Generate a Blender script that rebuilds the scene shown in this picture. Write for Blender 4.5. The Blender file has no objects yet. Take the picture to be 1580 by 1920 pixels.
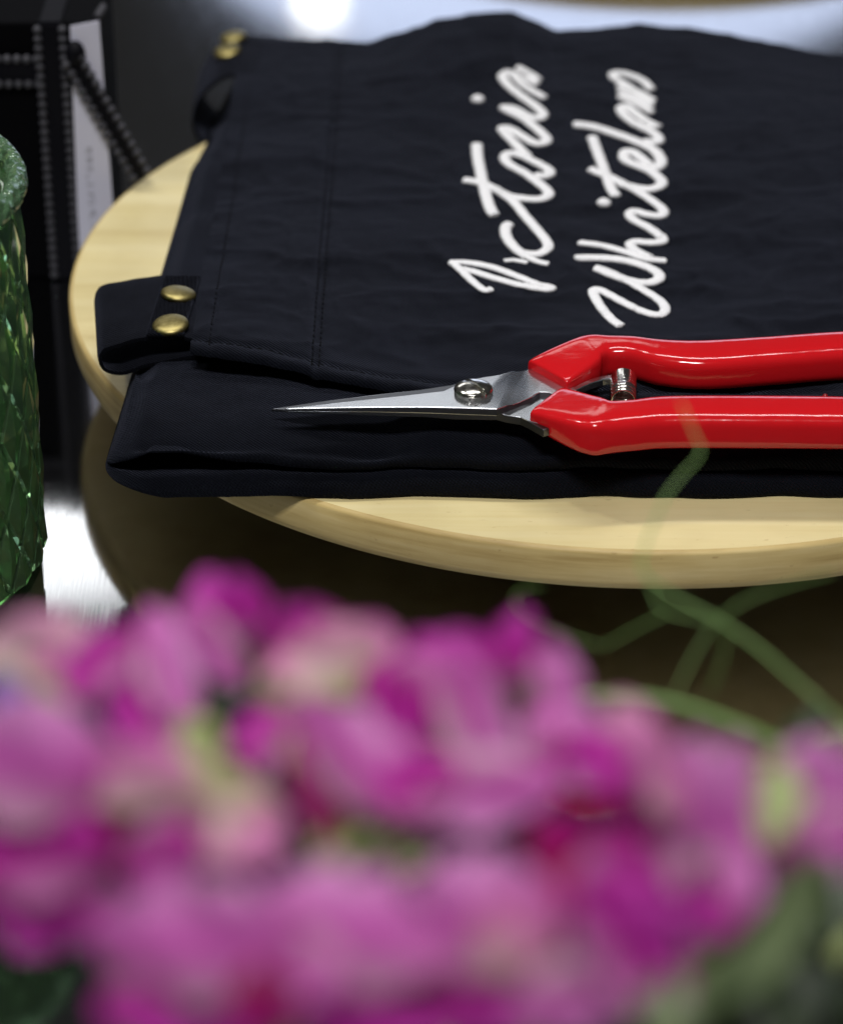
import bpy, bmesh, math, random
from mathutils import Vector, Matrix, noise
random.seed(7)
S = bpy.context.scene
COL = S.collection
R = math.radians

# ------------------------------------------------------------------ camera
TH = R(29.925)                               # pitch below the horizon
CAM = Vector((-0.06142, -0.79243, 0.40773))
FPX, PW, PH = 5400.0, 1580.0, 1920.0
cd = bpy.data.cameras.new('camera')
cam = bpy.data.objects.new('camera', cd); COL.objects.link(cam)
cam.location = CAM
cam.rotation_euler = (R(90) - TH, 0, 0)
cd.sensor_fit = 'VERTICAL'; cd.sensor_height = 36.0; cd.sensor_width = 36.0
cd.lens = 36.0 * FPX / PH
cd.clip_start = 0.01; cd.clip_end = 100
cd.dof.use_dof = True; cd.dof.focus_distance = 0.757
cd.dof.aperture_fstop = 9.6; cd.dof.aperture_blades = 9
S.camera = cam

# ------------------------------------------------------------------ world and lamps (an indoor display)
W = bpy.data.worlds.new('World'); S.world = W; W.use_nodes = True
W.node_tree.nodes['Background'].inputs[0].default_value = (1.0, 0.98, 0.95, 1)
W.node_tree.nodes['Background'].inputs[1].default_value = 0.028

def lamp(name, loc, target, sx, sy, power, col=(1, 1, 1), spread=180):
    l = bpy.data.lights.new(name, 'AREA'); l.shape = 'RECTANGLE'
    l.size = sx; l.size_y = sy; l.energy = power; l.color = col; l.spread = R(spread)
    o = bpy.data.objects.new(name, l); COL.objects.link(o)
    o.location = loc
    o.rotation_euler = (Vector(target) - Vector(loc)).to_track_quat('-Z', 'Y').to_euler()
    return o
lamp('ceiling_strip_lamp', (-0.05, 0.16, 1.35), (-0.03, -0.05, 0.05), 0.80, 0.08, 7.6, (1.0, 0.99, 0.98))
lamp('ceiling_spot_lamp', (-0.75, 0.15, 1.30), (-0.05, -0.05, 0.05), 0.12, 0.12, 4.0, (1.0, 0.98, 0.94))
lamp('front_fill_lamp', (-0.15, -0.95, 1.50), (-0.05, -0.22, 0.08), 0.5, 0.20, 4.8, (1.0, 0.985, 0.97), 90)  # added fill, brightens the board's side, tag and petals from the front
fw_ = lamp('far_window_lamp', (0.06, 1.60, 0.30), (0.05, 0.1, 0.03), 0.74, 0.44, 1.5, (0.68, 0.77, 1.0))
fw_.data.shape = 'ELLIPSE'
lamp('far_lightbox_lamp', (-0.60, 1.60, 0.97), (-0.20, 0.0, 0.0), 0.56, 0.22, 1.15, (1.0, 1.0, 0.99))
lamp('blade_reflection_lamp', (-0.10, 1.60, 0.985), (0.0, 0.0, 0.0), 0.34, 0.19, 0.46, (1.0, 1.0, 0.99))  # added lamp, sized and placed to be reflected in the blade only
fs_ = lamp('far_spot_lamp', (-0.150, 1.58, 0.447), (-0.1, 0.0, 0.0), 0.045, 0.035, 0.02, (1.0, 0.93, 0.8)); fs_.data.shape = 'ELLIPSE'

vs = S.view_settings
vs.view_transform = 'Standard'; vs.look = 'None'; vs.exposure = 0.0; vs.gamma = 1.0
vs.use_curve_mapping = False
S.render.engine = 'CYCLES'
cy = S.cycles
cy.use_denoising = True
cy.max_bounces = 10; cy.transmission_bounces = 8; cy.glossy_bounces = 5; cy.diffuse_bounces = 4
cy.sample_clamp_indirect = 4.0; cy.sample_clamp_direct = 0.0
cy.caustics_reflective = True; cy.caustics_refractive = False

# ------------------------------------------------------------------ helpers
FW = Vector((0, math.cos(TH), -math.sin(TH))); UP = Vector((0, math.sin(TH), math.cos(TH)))
def ray(px, py):
    return FW + Vector((1, 0, 0)) * ((px - PW / 2) / FPX) - UP * ((py - PH / 2) / FPX)
def at(px, py, z):                       # measured point on the level plane z
    d = ray(px, py); return CAM + d * ((z - CAM.z) / d.z)
def atd(px, py, dist):                   # measured point at a given distance along the view axis
    return CAM + ray(px, py) * dist
def aty(px, py, y):
    d = ray(px, py); return CAM + d * ((y - CAM.y) / d.y)
def lerp(a, b, t): return a + (b - a) * t
def sm(a, b, x):
    t = max(0.0, min(1.0, (x - a) / (b - a))); return t * t * (3 - 2 * t)
def interp(tab, x):
    if x <= tab[0][0]: return tab[0][1]
    for (x0, y0), (x1, y1) in zip(tab, tab[1:]):
        if x <= x1: return y0 + (y1 - y0) * sm(0, 1, (x - x0) / (x1 - x0)) if False else y0 + (y1 - y0) * (x - x0) / (x1 - x0)
    return tab[-1][1]
def cr(pts, n):                          # Catmull-Rom through vectors of any length
    out = []; P = [pts[0]] + list(pts) + [pts[-1]]
    for i in range(1, len(P) - 2):
        for k in range(n):
            t = k / n
            out.append(tuple(0.5 * (2 * P[i][j] + (P[i+1][j] - P[i-1][j]) * t + (2 * P[i-1][j] - 5 * P[i][j] + 4 * P[i+1][j] - P[i+2][j]) * t * t
                       + (3 * P[i][j] - P[i-1][j] - 3 * P[i+1][j] + P[i+2][j]) * t ** 3) for j in range(len(P[i]))))
    out.append(tuple(pts[-1])); return out

def thing(name, label, cat, loc=(0, 0, 0), group=None):
    o = bpy.data.objects.new(name, None); COL.objects.link(o); o.location = loc
    o.empty_display_size = 0.01
    o['label'] = label; o['category'] = cat
    if group: o['group'] = group
    return o
def wloc(o):
    v = Vector((0, 0, 0))
    while o: v += o.location; o = o.parent
    return v
def part(name, verts, faces, mat, parent=None, smooth=True, auto=None, origin=None):
    """verts in world space; origin = where the object's own origin sits"""
    me = bpy.data.meshes.new(name)
    base = wloc(parent) if parent else Vector((0, 0, 0))
    og = Vector(origin) if origin is not None else base
    me.from_pydata([tuple(Vector(v) - og) for v in verts], [], faces)
    bm = bmesh.new(); bm.from_mesh(me); bmesh.ops.recalc_face_normals(bm, faces=bm.faces); bm.to_mesh(me); bm.free()
    for p in me.polygons: p.use_smooth = smooth
    if auto is not None: me.set_sharp_from_angle(angle=R(auto))
    if mat: me.materials.append(mat)
    o = bpy.data.objects.new(name, me); COL.objects.link(o)
    o.parent = parent; o.location = og - base
    return o
def tag(o, label, cat, group=None):
    o['label'] = label; o['category'] = cat
    if group: o['group'] = group
    return o
def grid_faces(nu, nv, closed_u=False):
    f = []
    for i in range(nu if closed_u else nu - 1):
        for j in range(nv - 1):
            a = i * nv + j; b = ((i + 1) % nu) * nv + j
            f.append((a, b, b + 1, a + 1))
    return f
def sheet(P, th):
    """closed slab from a grid P[i][j] of top points, thickness th straight down"""
    nu, nv = len(P), len(P[0])
    V = [p for row in P for p in row] + [p - Vector((0, 0, th)) for row in P for p in row]
    F = grid_faces(nu, nv); n = nu * nv
    F += [tuple(n + k for k in reversed(q)) for q in F]
    rim = [i * nv for i in range(nu)] + [(nu - 1) * nv + j for j in range(1, nv)] + [i * nv + nv - 1 for i in range(nu - 2, -1, -1)] + [j for j in range(nv - 2, 0, -1)]
    for a, b in zip(rim, rim[1:] + rim[:1]): F.append((a, b, n + b, n + a))
    return V, F
def tube(pts, rads, seg=10, flat=1.0, caps=True):
    """tube along world points; flat scales the section's height (z)"""
    pts = [Vector(p) for p in pts]
    if not isinstance(rads, (list, tuple)): rads = [rads] * len(pts)
    V, F = [], []
    prev = None
    for i, p in enumerate(pts):
        t = (pts[min(i + 1, len(pts) - 1)] - pts[max(i - 1, 0)])
        t = t.normalized() if t.length > 1e-9 else Vector((1, 0, 0))
        if flat != 1.0:
            s = t.cross(Vector((0, 0, 1))); s = s.normalized() if s.length > 1e-6 else Vector((1, 0, 0))
            u = s.cross(t).normalized()
        else:
            if prev is None:
                a = Vector((0, 0, 1)) if abs(t.z) < 0.9 else Vector((1, 0, 0)); s = t.cross(a).normalized()
            else:
                s = (prev - t * prev.dot(t)).normalized()
            u = s.cross(t).normalized()
        prev = s
        for k in range(seg):
            a = 2 * math.pi * k / seg
            V.append(p + s * (math.cos(a) * rads[i]) + u * (math.sin(a) * rads[i] * flat))
    for i in range(len(pts) - 1):
        for k in range(seg):
            a = i * seg + k; b = i * seg + (k + 1) % seg
            F.append((a, b, b + seg, a + seg))
    if caps:
        F.append(tuple(range(seg - 1, -1, -1))); F.append(tuple(range((len(pts) - 1) * seg, len(pts) * seg)))
    return V, F
def lathe(prof, seg, c):
    V, F = [], []
    for k in range(seg):
        a = 2 * math.pi * k / seg
        for r, z in prof: V.append(Vector((c[0] + r * math.cos(a), c[1] + r * math.sin(a), c[2] + z)))
    n = len(prof)
    F = grid_faces(seg, n, True)
    if prof[0][0] > 1e-9: F.append(tuple(k * n for k in range(seg)))
    if prof[-1][0] > 1e-9: F.append(tuple(k * n + n - 1 for k in range(seg)))
    return V, F
def box(c, sx, sy, sz):
    V = [Vector((c[0] + sx * a, c[1] + sy * b, c[2] + sz * d)) for a in (-.5, .5) for b in (-.5, .5) for d in (0, 1)]
    return V, [(0, 1, 3, 2), (4, 6, 7, 5), (0, 4, 5, 1), (2, 3, 7, 6), (0, 2, 6, 4), (1, 5, 7, 3)]
def bevel(o, w, seg=2, ang=30):
    bm = bmesh.new(); bm.from_mesh(o.data)
    bmesh.ops.remove_doubles(bm, verts=bm.verts, dist=1e-6)
    ed = [e for e in bm.edges if len(e.link_faces) == 2 and e.calc_face_angle(0) > R(ang)]
    bmesh.ops.bevel(bm, geom=ed, offset=w, segments=seg, profile=0.5, affect='EDGES', clamp_overlap=True)
    bm.to_mesh(o.data); bm.free()
    for p in o.data.polygons: p.use_smooth = True
    o.data.set_sharp_from_angle(angle=R(18))
def fbm(x, y, z, sc, oct=3):
    return noise.fractal(Vector((x * sc, y * sc, z * sc)), 0.9, 2.0, oct)

# ------------------------------------------------------------------ materials
def mat(name, col=(0.5, 0.5, 0.5), rough=0.5, metal=0.0, **kw):
    m = bpy.data.materials.new(name); m.use_nodes = True
    b = m.node_tree.nodes['Principled BSDF']
    b.inputs['Base Color'].default_value = (*col, 1); b.inputs['Roughness'].default_value = rough; b.inputs['Metallic'].default_value = metal
    for k, v in kw.items(): b.inputs[k.replace('_', ' ')].default_value = v
    return m, m.node_tree.nodes, m.node_tree.links, b
def coord(n, l, scale=(1, 1, 1), rot=(0, 0, 0), kind='Object'):
    tc = n.new('ShaderNodeTexCoord'); mp = n.new('ShaderNodeMapping')
    mp.inputs['Scale'].default_value = scale; mp.inputs['Rotation'].default_value = rot
    l.new(tc.outputs[kind], mp.inputs['Vector']); return mp.outputs[0]
def noi(n, l, vec, scale, detail=3, rough=0.55):
    t = n.new('ShaderNodeTexNoise'); t.inputs['Scale'].default_value = scale; t.inputs['Detail'].default_value = detail; t.inputs['Roughness'].default_value = rough
    l.new(vec, t.inputs['Vector']); return t.outputs[0]
def ramp(n, l, fac, stops):
    r = n.new('ShaderNodeValToRGB'); e = r.color_ramp.elements
    while len(e) < len(stops): e.new(0.5)
    for q, (p, c) in zip(e, stops): q.position = p; q.color = (*c, 1) if len(c) == 3 else c
    l.new(fac, r.inputs[0]); return r.outputs[0]
def bump(n, l, b, h, strength, dist=0.001, prev=None):
    t = n.new('ShaderNodeBump'); t.inputs['Strength'].default_value = strength; t.inputs['Distance'].default_value = dist
    l.new(h, t.inputs['Height'])
    if prev: l.new(prev, t.inputs['Normal'])
    l.new(t.outputs[0], b.inputs['Normal']); return t.outputs[0]
def mth(n, l, op, a, b=None):
    t = n.new('ShaderNodeMath'); t.operation = op
    for i, v in enumerate((a, b)):
        if v is None: continue
        if isinstance(v, (int, float)): t.inputs[i].default_value = v
        else: l.new(v, t.inputs[i])
    return t.outputs[0]

# brushed steel of the counter
STEEL, n, l, b = mat('brushed_steel', (0.42, 0.43, 0.45), 0.13, 1.0)
v = coord(n, l, (2600, 40, 1)); nz = noi(n, l, v, 1.0, 4)
l.new(ramp(n, l, nz, [(0.3, (0.055,) * 3), (0.75, (0.12,) * 3)]), b.inputs['Roughness'])
bump(n, l, b, nz, 0.02, 0.00006)
# steel of tools
def tool_steel(name, col, r0, r1, scale, rotz=0.0, bs=0.12):
    m, n, l, b = mat(name, col, 0.3, 1.0)
    nz = noi(n, l, coord(n, l, scale, (0, 0, rotz)), 1.0, 4)
    l.new(ramp(n, l, nz, [(0.3, (r0,) * 3), (0.7, (r1,) * 3)]), b.inputs['Roughness'])
    bump(n, l, b, nz, bs, 0.0002); return m
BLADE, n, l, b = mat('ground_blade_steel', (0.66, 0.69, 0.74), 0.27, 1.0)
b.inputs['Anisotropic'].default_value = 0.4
BLADE_SHADE, n, l, b = mat('shaded_blade_steel', (0.13, 0.135, 0.15), 0.28, 1.0)  # dark surroundings mirrored in the steel, put into the colour
SCREW = tool_steel('nickel_screw', (0.62, 0.60, 0.55), 0.12, 0.25, (500, 500, 500), 0.0, 0.05)
CHROME, n, l, b = mat('spring_steel', (0.68, 0.66, 0.64), 0.18, 1.0)
RED, n, l, b = mat('red_dipped_vinyl', (0.52, 0.008, 0.012), 0.13, 0.0, Specular_IOR_Level=0.45)
b.inputs['Subsurface Weight'].default_value = 0.12; b.inputs['Subsurface Radius'].default_value = (0.004, 0.0006, 0.0004); b.inputs['Subsurface Scale'].default_value = 0.5
v = coord(n, l); bump(n, l, b, noi(n, l, v, 160, 2), 0.10, 0.0012)
l.new(ramp(n, l, noi(n, l, coord(n, l, (160, 420, 300)), 1.0, 5, 0.7), [(0.35, (0.09,) * 3), (0.62, (0.14,) * 3), (0.80, (0.28,) * 3)]), b.inputs['Roughness'])
DRED, n, l, b = mat('dark_red_vinyl', (0.22, 0.004, 0.006), 0.3)
BRASS, n, l, b = mat('antique_brass', (0.42, 0.34, 0.12), 0.27, 1.0)
nz = noi(n, l, coord(n, l), 900, 4)
l.new(ramp(n, l, nz, [(0.3, (0.25, 0.205, 0.075)), (0.7, (0.37, 0.31, 0.13))]), b.inputs['Base Color'])
l.new(ramp(n, l, nz, [(0.3, (0.38,) * 3), (0.75, (0.52,) * 3)]), b.inputs['Roughness'])

def canvas(name, col, weave=1.0, rotz=0.0):
    m, n, l, b = mat(name, col, 0.85, 0.0, Specular_IOR_Level=0.06)
    b.inputs['Sheen Weight'].default_value = 0.06; b.inputs['Sheen Roughness'].default_value = 0.4
    b.inputs['Sheen Tint'].default_value = (0.62, 0.68, 1.0, 1)
    v = coord(n, l, (1, 1, 1), (0, 0, rotz))
    wv = n.new('ShaderNodeTexWave'); wv.wave_type = 'BANDS'; wv.bands_direction = 'DIAGONAL'
    wv.inputs['Scale'].default_value = 560; wv.inputs['Distortion'].default_value = 1.4; wv.inputs['Detail'].default_value = 2; wv.inputs['Detail Scale'].default_value = 3
    l.new(v, wv.inputs['Vector'])
    v2 = coord(n, l, (1, 1, 1), (0, 0, rotz + R(58)))
    w2 = n.new('ShaderNodeTexWave'); w2.bands_direction = 'X'; w2.inputs['Scale'].default_value = 620; w2.inputs['Distortion'].default_value = 1.0
    l.new(v2, w2.inputs['Vector'])
    thread = mth(n, l, 'MULTIPLY_ADD', w2.outputs[0], 0.5); l.new(wv.outputs[0], thread.node.inputs[2])
    big = noi(n, l, v, 34, 4)
    fuzz = noi(n, l, v, 900, 3)
    c1 = ramp(n, l, big, [(0.30, tuple(c * 0.72 for c in col)), (0.72, tuple(c * 1.32 for c in col))])
    mx = n.new('ShaderNodeMix'); mx.data_type = 'RGBA'; mx.blend_type = 'MULTIPLY'; mx.inputs[0].default_value = 0.55
    l.new(c1, mx.inputs[6]); l.new(ramp(n, l, fuzz, [(0.25, (0.55,) * 3), (0.75, (1.35,) * 3)]), mx.inputs[7])
    l.new(mx.outputs[2], b.inputs['Base Color'])
    n1 = bump(n, l, b, thread, 0.9 * weave, 0.00028)
    n2 = bump(n, l, b, noi(n, l, v, 120, 4), 0.12, 0.0012, n1)
    return m
NAVY = canvas('navy_canvas', (0.0033, 0.0040, 0.0068))
BLACKW = canvas('black_webbing', (0.0022, 0.0026, 0.0045), 0.9)
THREAD, n, l, b = mat('navy_thread', (0.0016, 0.0018, 0.003), 0.9, 0.0, Specular_IOR_Level=0.1)
EMB, n, l, b = mat('white_chenille_thread', (0.80, 0.80, 0.82), 0.85, 0.0, Specular_IOR_Level=0.15)
b.inputs['Subsurface Weight'].default_value = 0.25; b.inputs['Subsurface Radius'].default_value = (0.001, 0.001, 0.001); b.inputs['Subsurface Scale'].default_value = 0.5
v = coord(n, l); vo = n.new('ShaderNodeTexVoronoi'); vo.inputs['Scale'].default_value = 1500; l.new(v, vo.inputs['Vector'])
n1 = bump(n, l, b, vo.outputs[0], 0.5, 0.0006); bump(n, l, b, noi(n, l, v, 600, 3), 0.3, 0.0006, n1)

def wood(name, c0, c1, c2, rough, ring=False):
    m, n, l, b = mat(name, c1, rough, 0.0, Specular_IOR_Level=0.35)
    v = coord(n, l, (6, 120, 120) if not ring else (20, 20, 300))
    g = noi(n, l, v, 1.0, 5, 0.6)
    v2 = coord(n, l, (1, 1, 1)); g2 = noi(n, l, v2, 22, 4)
    c = ramp(n, l, g, [(0.28, c0), (0.5, c1), (0.75, c2)])
    mx = n.new('ShaderNodeMix'); mx.data_type = 'RGBA'; mx.blend_type = 'MULTIPLY'; mx.inputs[0].default_value = 0.6 if ring else 0.42
    l.new(c, mx.inputs[6]); l.new(ramp(n, l, g2, [(0.32, (0.70, 0.66, 0.60)), (0.62, (1.06, 1.05, 1.02))]), mx.inputs[7])
    sp = noi(n, l, coord(n, l, (260, 900, 500)), 1.0, 2)
    m2 = n.new('ShaderNodeMix'); m2.data_type = 'RGBA'; m2.blend_type = 'MULTIPLY'; m2.inputs[0].default_value = 0.6
    l.new(mx.outputs[2], m2.inputs[6]); l.new(ramp(n, l, sp, [(0.22, (0.55, 0.45, 0.34)), (0.31, (1, 1, 1))]), m2.inputs[7])
    l.new(m2.outputs[2], b.inputs['Base Color'])
    bump(n, l, b, g, 0.14, 0.0006); return m
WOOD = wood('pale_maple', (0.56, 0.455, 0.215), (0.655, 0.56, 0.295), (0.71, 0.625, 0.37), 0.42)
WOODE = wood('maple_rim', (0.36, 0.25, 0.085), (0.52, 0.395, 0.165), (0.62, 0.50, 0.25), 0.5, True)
BOXM, n, l, b = mat('black_card', (0.0016, 0.0016, 0.0022), 0.7, 0.0, Specular_IOR_Level=0.04)
bump(n, l, b, noi(n, l, coord(n, l), 600, 3), 0.1, 0.0004)
RIB, n, l, b = mat('black_satin_ribbon', (0.0024, 0.0024, 0.0045), 0.6, 0.0, Specular_IOR_Level=0.12)
PIC, n, l, b = mat('grey_picot_thread', (0.038, 0.038, 0.047), 0.7)
TAG, n, l, b = mat('white_card_tag', (0.60, 0.60, 0.72), 0.7)
v = coord(n, l, (420, 1, 900)); nz = noi(n, l, v, 1.0, 2)
vx = n.new('ShaderNodeSeparateXYZ'); tcn = n.new('ShaderNodeTexCoord'); l.new(tcn.outputs['Object'], vx.inputs[0])
inb = mth(n, l, 'LESS_THAN', mth(n, l, 'ABSOLUTE', mth(n, l, 'SUBTRACT', vx.outputs[0], -0.0018)), 0.0011)
inz = mth(n, l, 'LESS_THAN', vx.outputs[2], 0.048)
ink = mth(n, l, 'MULTIPLY', mth(n, l, 'MULTIPLY', inb, inz), mth(n, l, 'GREATER_THAN', nz, 0.52))
mx = n.new('ShaderNodeMix'); mx.data_type = 'RGBA'; l.new(ink, mx.inputs[0]); mx.inputs[6].default_value = (0.60, 0.60, 0.72, 1); mx.inputs[7].default_value = (0.36, 0.36, 0.44, 1)
l.new(mx.outputs[2], b.inputs['Base Color'])
GLASS, n, l, b = mat('green_pressed_glass', (0.40, 0.74, 0.36), 0.08, 0.0, IOR=1.5)
b.inputs['Transmission Weight'].default_value = 0.93
bump(n, l, b, noi(n, l, coord(n, l), 60, 2), 0.12, 0.0012)
GLASSR, n, l, b = mat('granular_green_glass', (0.40, 0.74, 0.40), 0.08, 0.0, IOR=1.5)
b.inputs['Transmission Weight'].default_value = 0.85
vo = n.new('ShaderNodeTexVoronoi'); vo.inputs['Scale'].default_value = 420; l.new(coord(n, l), vo.inputs['Vector'])
bump(n, l, b, vo.outputs[0], 0.9, 0.0022)

def petal_mat(name, base, mid, edge):
    m, n, l, b = mat(name, mid, 0.55, 0.0, Specular_IOR_Level=0.25)
    at_ = n.new('ShaderNodeAttribute'); at_.attribute_name = 'along'
    nz = noi(n, l, coord(n, l), 120, 3)
    f = mth(n, l, 'ADD', at_.outputs['Fac'], mth(n, l, 'MULTIPLY', mth(n, l, 'SUBTRACT', nz, 0.5), 0.35))
    c = ramp(n, l, f, [(0.06, base), (0.42, mid), (0.95, edge)])
    l.new(c, b.inputs['Base Color'])
    tr = n.new('ShaderNodeBsdfTranslucent'); l.new(c, tr.inputs[0])
    ms = n.new('ShaderNodeMixShader'); ms.inputs[0].default_value = 0.5
    out = n['Material Output']
    l.new(b.outputs[0], ms.inputs[1]); l.new(tr.outputs[0], ms.inputs[2]); l.new(ms.outputs[0], out.inputs[0])
    return m
CREAM, GRN = (0.66, 0.60, 0.40), (0.30, 0.36, 0.12)
PM = {
 'magenta': petal_mat('magenta_petal', (0.62, 0.24, 0.50), (0.50, 0.012, 0.34), (0.66, 0.07, 0.52)),
 'mauve':   petal_mat('mauve_petal', (0.76, 0.46, 0.62), (0.64, 0.10, 0.50), (0.78, 0.32, 0.68)),
 'pink':    petal_mat('pink_petal', (0.68, 0.56, 0.48), (0.76, 0.34, 0.54), (0.70, 0.18, 0.52)),
 'cream':   petal_mat('cream_pink_petal', (0.46, 0.50, 0.22), (0.72, 0.50, 0.52), (0.74, 0.32, 0.54)),
 'crimson': petal_mat('crimson_petal', (0.40, 0.01, 0.10), (0.36, 0.003, 0.13), (0.42, 0.008, 0.24)),
 'violet':  petal_mat('violet_petal', (0.46, 0.42, 0.62), (0.26, 0.16, 0.55), (0.34, 0.24, 0.62)),
}
def leafm(name, c0, c1):
    m, n, l, b = mat(name, c0, 0.5)
    l.new(ramp(n, l, noi(n, l, coord(n, l), 90, 3), [(0.3, c0), (0.7, c1)]), b.inputs['Base Color']); return m
GREEN = leafm('fresh_green', (0.17, 0.22, 0.07), (0.28, 0.32, 0.13))
TENDRIL = leafm('tendril_green', (0.13, 0.25, 0.06), (0.20, 0.33, 0.10))
LEAF = leafm('grey_green_leaf', (0.075, 0.11, 0.045), (0.14, 0.18, 0.085))
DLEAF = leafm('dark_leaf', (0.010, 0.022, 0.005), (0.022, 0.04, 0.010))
JAR, n, l, b = mat('dark_glazed_jar', (0.012, 0.014, 0.014), 0.3)

# ------------------------------------------------------------------ the setting: brushed steel counter
V, F = box((0.0, 0.2, -0.04), 2.6, 2.2, 0.04)
ct = part('counter', V, F, STEEL); ct['kind'] = 'structure'; bevel(ct, 0.002)

# ------------------------------------------------------------------ round wooden stands
BZ = 0.03514; BT = 0.01268; BR = 0.1678
def stand(c, label):
    t = thing('wooden_stand', label, 'stand', c, 'round wooden display stands')
    b0 = BZ - BT
    prof = [(0, b0), (BR - 0.0035, b0), (BR - 0.001, b0 + 0.0012), (BR, b0 + 0.0035)]
    V, F = lathe(prof + [(BR, BZ - 0.0012), (BR - 0.0004, BZ - 0.0004), (BR - 0.0013, BZ - 0.00002)], 220, c)
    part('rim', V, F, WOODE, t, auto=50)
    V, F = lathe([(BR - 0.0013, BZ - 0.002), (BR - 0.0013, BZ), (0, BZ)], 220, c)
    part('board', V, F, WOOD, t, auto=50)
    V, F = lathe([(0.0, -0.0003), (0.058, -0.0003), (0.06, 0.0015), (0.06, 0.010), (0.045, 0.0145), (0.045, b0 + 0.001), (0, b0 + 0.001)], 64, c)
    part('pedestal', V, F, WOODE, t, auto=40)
    return t
stand((0.0003, 0.0022, 0), 'round pale wooden stand under the folded navy apron')
stand((0.047, 0.586, 0), 'second round wooden stand, dark mirrored underside beyond the folded apron')

# ------------------------------------------------------------------ folded apron
ap = thing('folded_apron', 'folded dark navy canvas apron with white script embroidery and brass snaps', 'apron', (0, 0, BZ))
XR = 0.135
YBK = 0.158
hump_px = [(380, 62), (455, 64), (560, 72), (690, 76), (760, 58), (830, 38), (900, 30), (960, 31), (1000, 44), (1040, 58), (1110, 52), (1200, 41), (1290, 46), (1400, 70), (1500, 92), (1580, 102), (1750, 118)]
hump = []
for px, py in hump_px:
    p = aty(px, py, YBK); hump.append((p.x, p.z))
def yfront(x): return interp([(-0.1236, -0.0995), (-0.108, -0.1035), (-0.0899, -0.1075), (-0.0529, -0.1125), (0.0, -0.117), (0.14, -0.119)], x)
def wr(x, y):                                        # soft wrinkles and a few sharper creases
    a = fbm(x * 0.8 + y * 0.3, y * 1.1 - x * 0.2, 3.1, 27, 2) * 0.0015
    b_ = fbm(x + 0.2, y, 9.7, 80, 2) * 0.00022
    wx = x + 0.012 * fbm(x, y, 7.7, 40, 2)
    r1 = 1 - abs(fbm(wx * 0.5 + 0.35 * y, y * 0.9 - 0.3 * wx, 5.3, 30, 2)); r2 = 1 - abs(fbm(wx * 0.9 - 0.5 * y, y * 0.7 + 0.5 * wx, 11.3, 26, 2))
    return a + b_ + (r1 ** 12) * 0.0006 + (r2 ** 14) * 0.0006
def zpanel(x, y):
    zb = interp(hump, x)
    z = 0.0535 + 0.0062 * sm(-0.055, -0.118, x) * sm(0.05, -0.09, y)
    k = sm(0.055, YBK, y)
    z = lerp(z, zb, k ** 1.3)
    # a low swell under the near letters and a hollow under the handles
    z += 0.0012 * sm(-0.09, -0.05, y) * sm(0.10, 0.03, y) * math.sin((x + 0.12) * 38)
    z -= 0.0006 * math.exp(-((y + 0.1) / 0.02) ** 2) * sm(-0.04, 0.0, x)
    # hem seam: the casing stands a hair higher, with a pinched groove beside it
    z -= 0.0009 * math.exp(-((x + 0.0900) / 0.0010) ** 2) * (1 + 0.5 * fbm(0, y, 0, 160, 2))
    z += 0.0004 * sm(-0.0885, -0.0915, x)
    z -= 0.0003 * math.exp(-((x + 0.1180) / 0.0009) ** 2)
    d = y - yfront(x)
    z -= 0.0008 * math.exp(-((d - 0.0052) / 0.0009) ** 2) * (1 + 0.5 * fbm(x, 0, 0, 160, 2))
    z -= 0.0007 * sm(0.0012, 0.0, d)
    return z + wr(x, y) * sm(-0.002, 0.02, d) + 0.0003 * fbm(x, y, 1.7, 160, 2)
xs = []
x = -0.1236
while x < XR: xs.append(x); x += 0.0009 if x < -0.085 else 0.0016
NV = 150
P = []
for x in xs:
    row = []
    yf = yfront(x) + 0.0006 * fbm(x, 0, 0, 90, 2)
    for j in range(NV + 1):
        t = j / NV; y = lerp(yf, YBK, t ** 1.15)
        xl = x + (0.0004 * fbm(x, y, 4, 60, 2) if x < -0.12 else 0)
        row.append(Vector((xl, y, zpanel(x, y))))
    ze = row[-1].z
    for k, (dy, f) in enumerate([(0.0025, 0.06), (0.0042, 0.25), (0.005, 0.55), (0.005, 0.9)]):
        row.append(Vector((x, YBK + dy, lerp(ze, 0.0375, f))))
    P.append(row)
V, F = sheet(P, 0.0017)
part('top_panel', V, F, NAVY, ap, auto=70)

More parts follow.
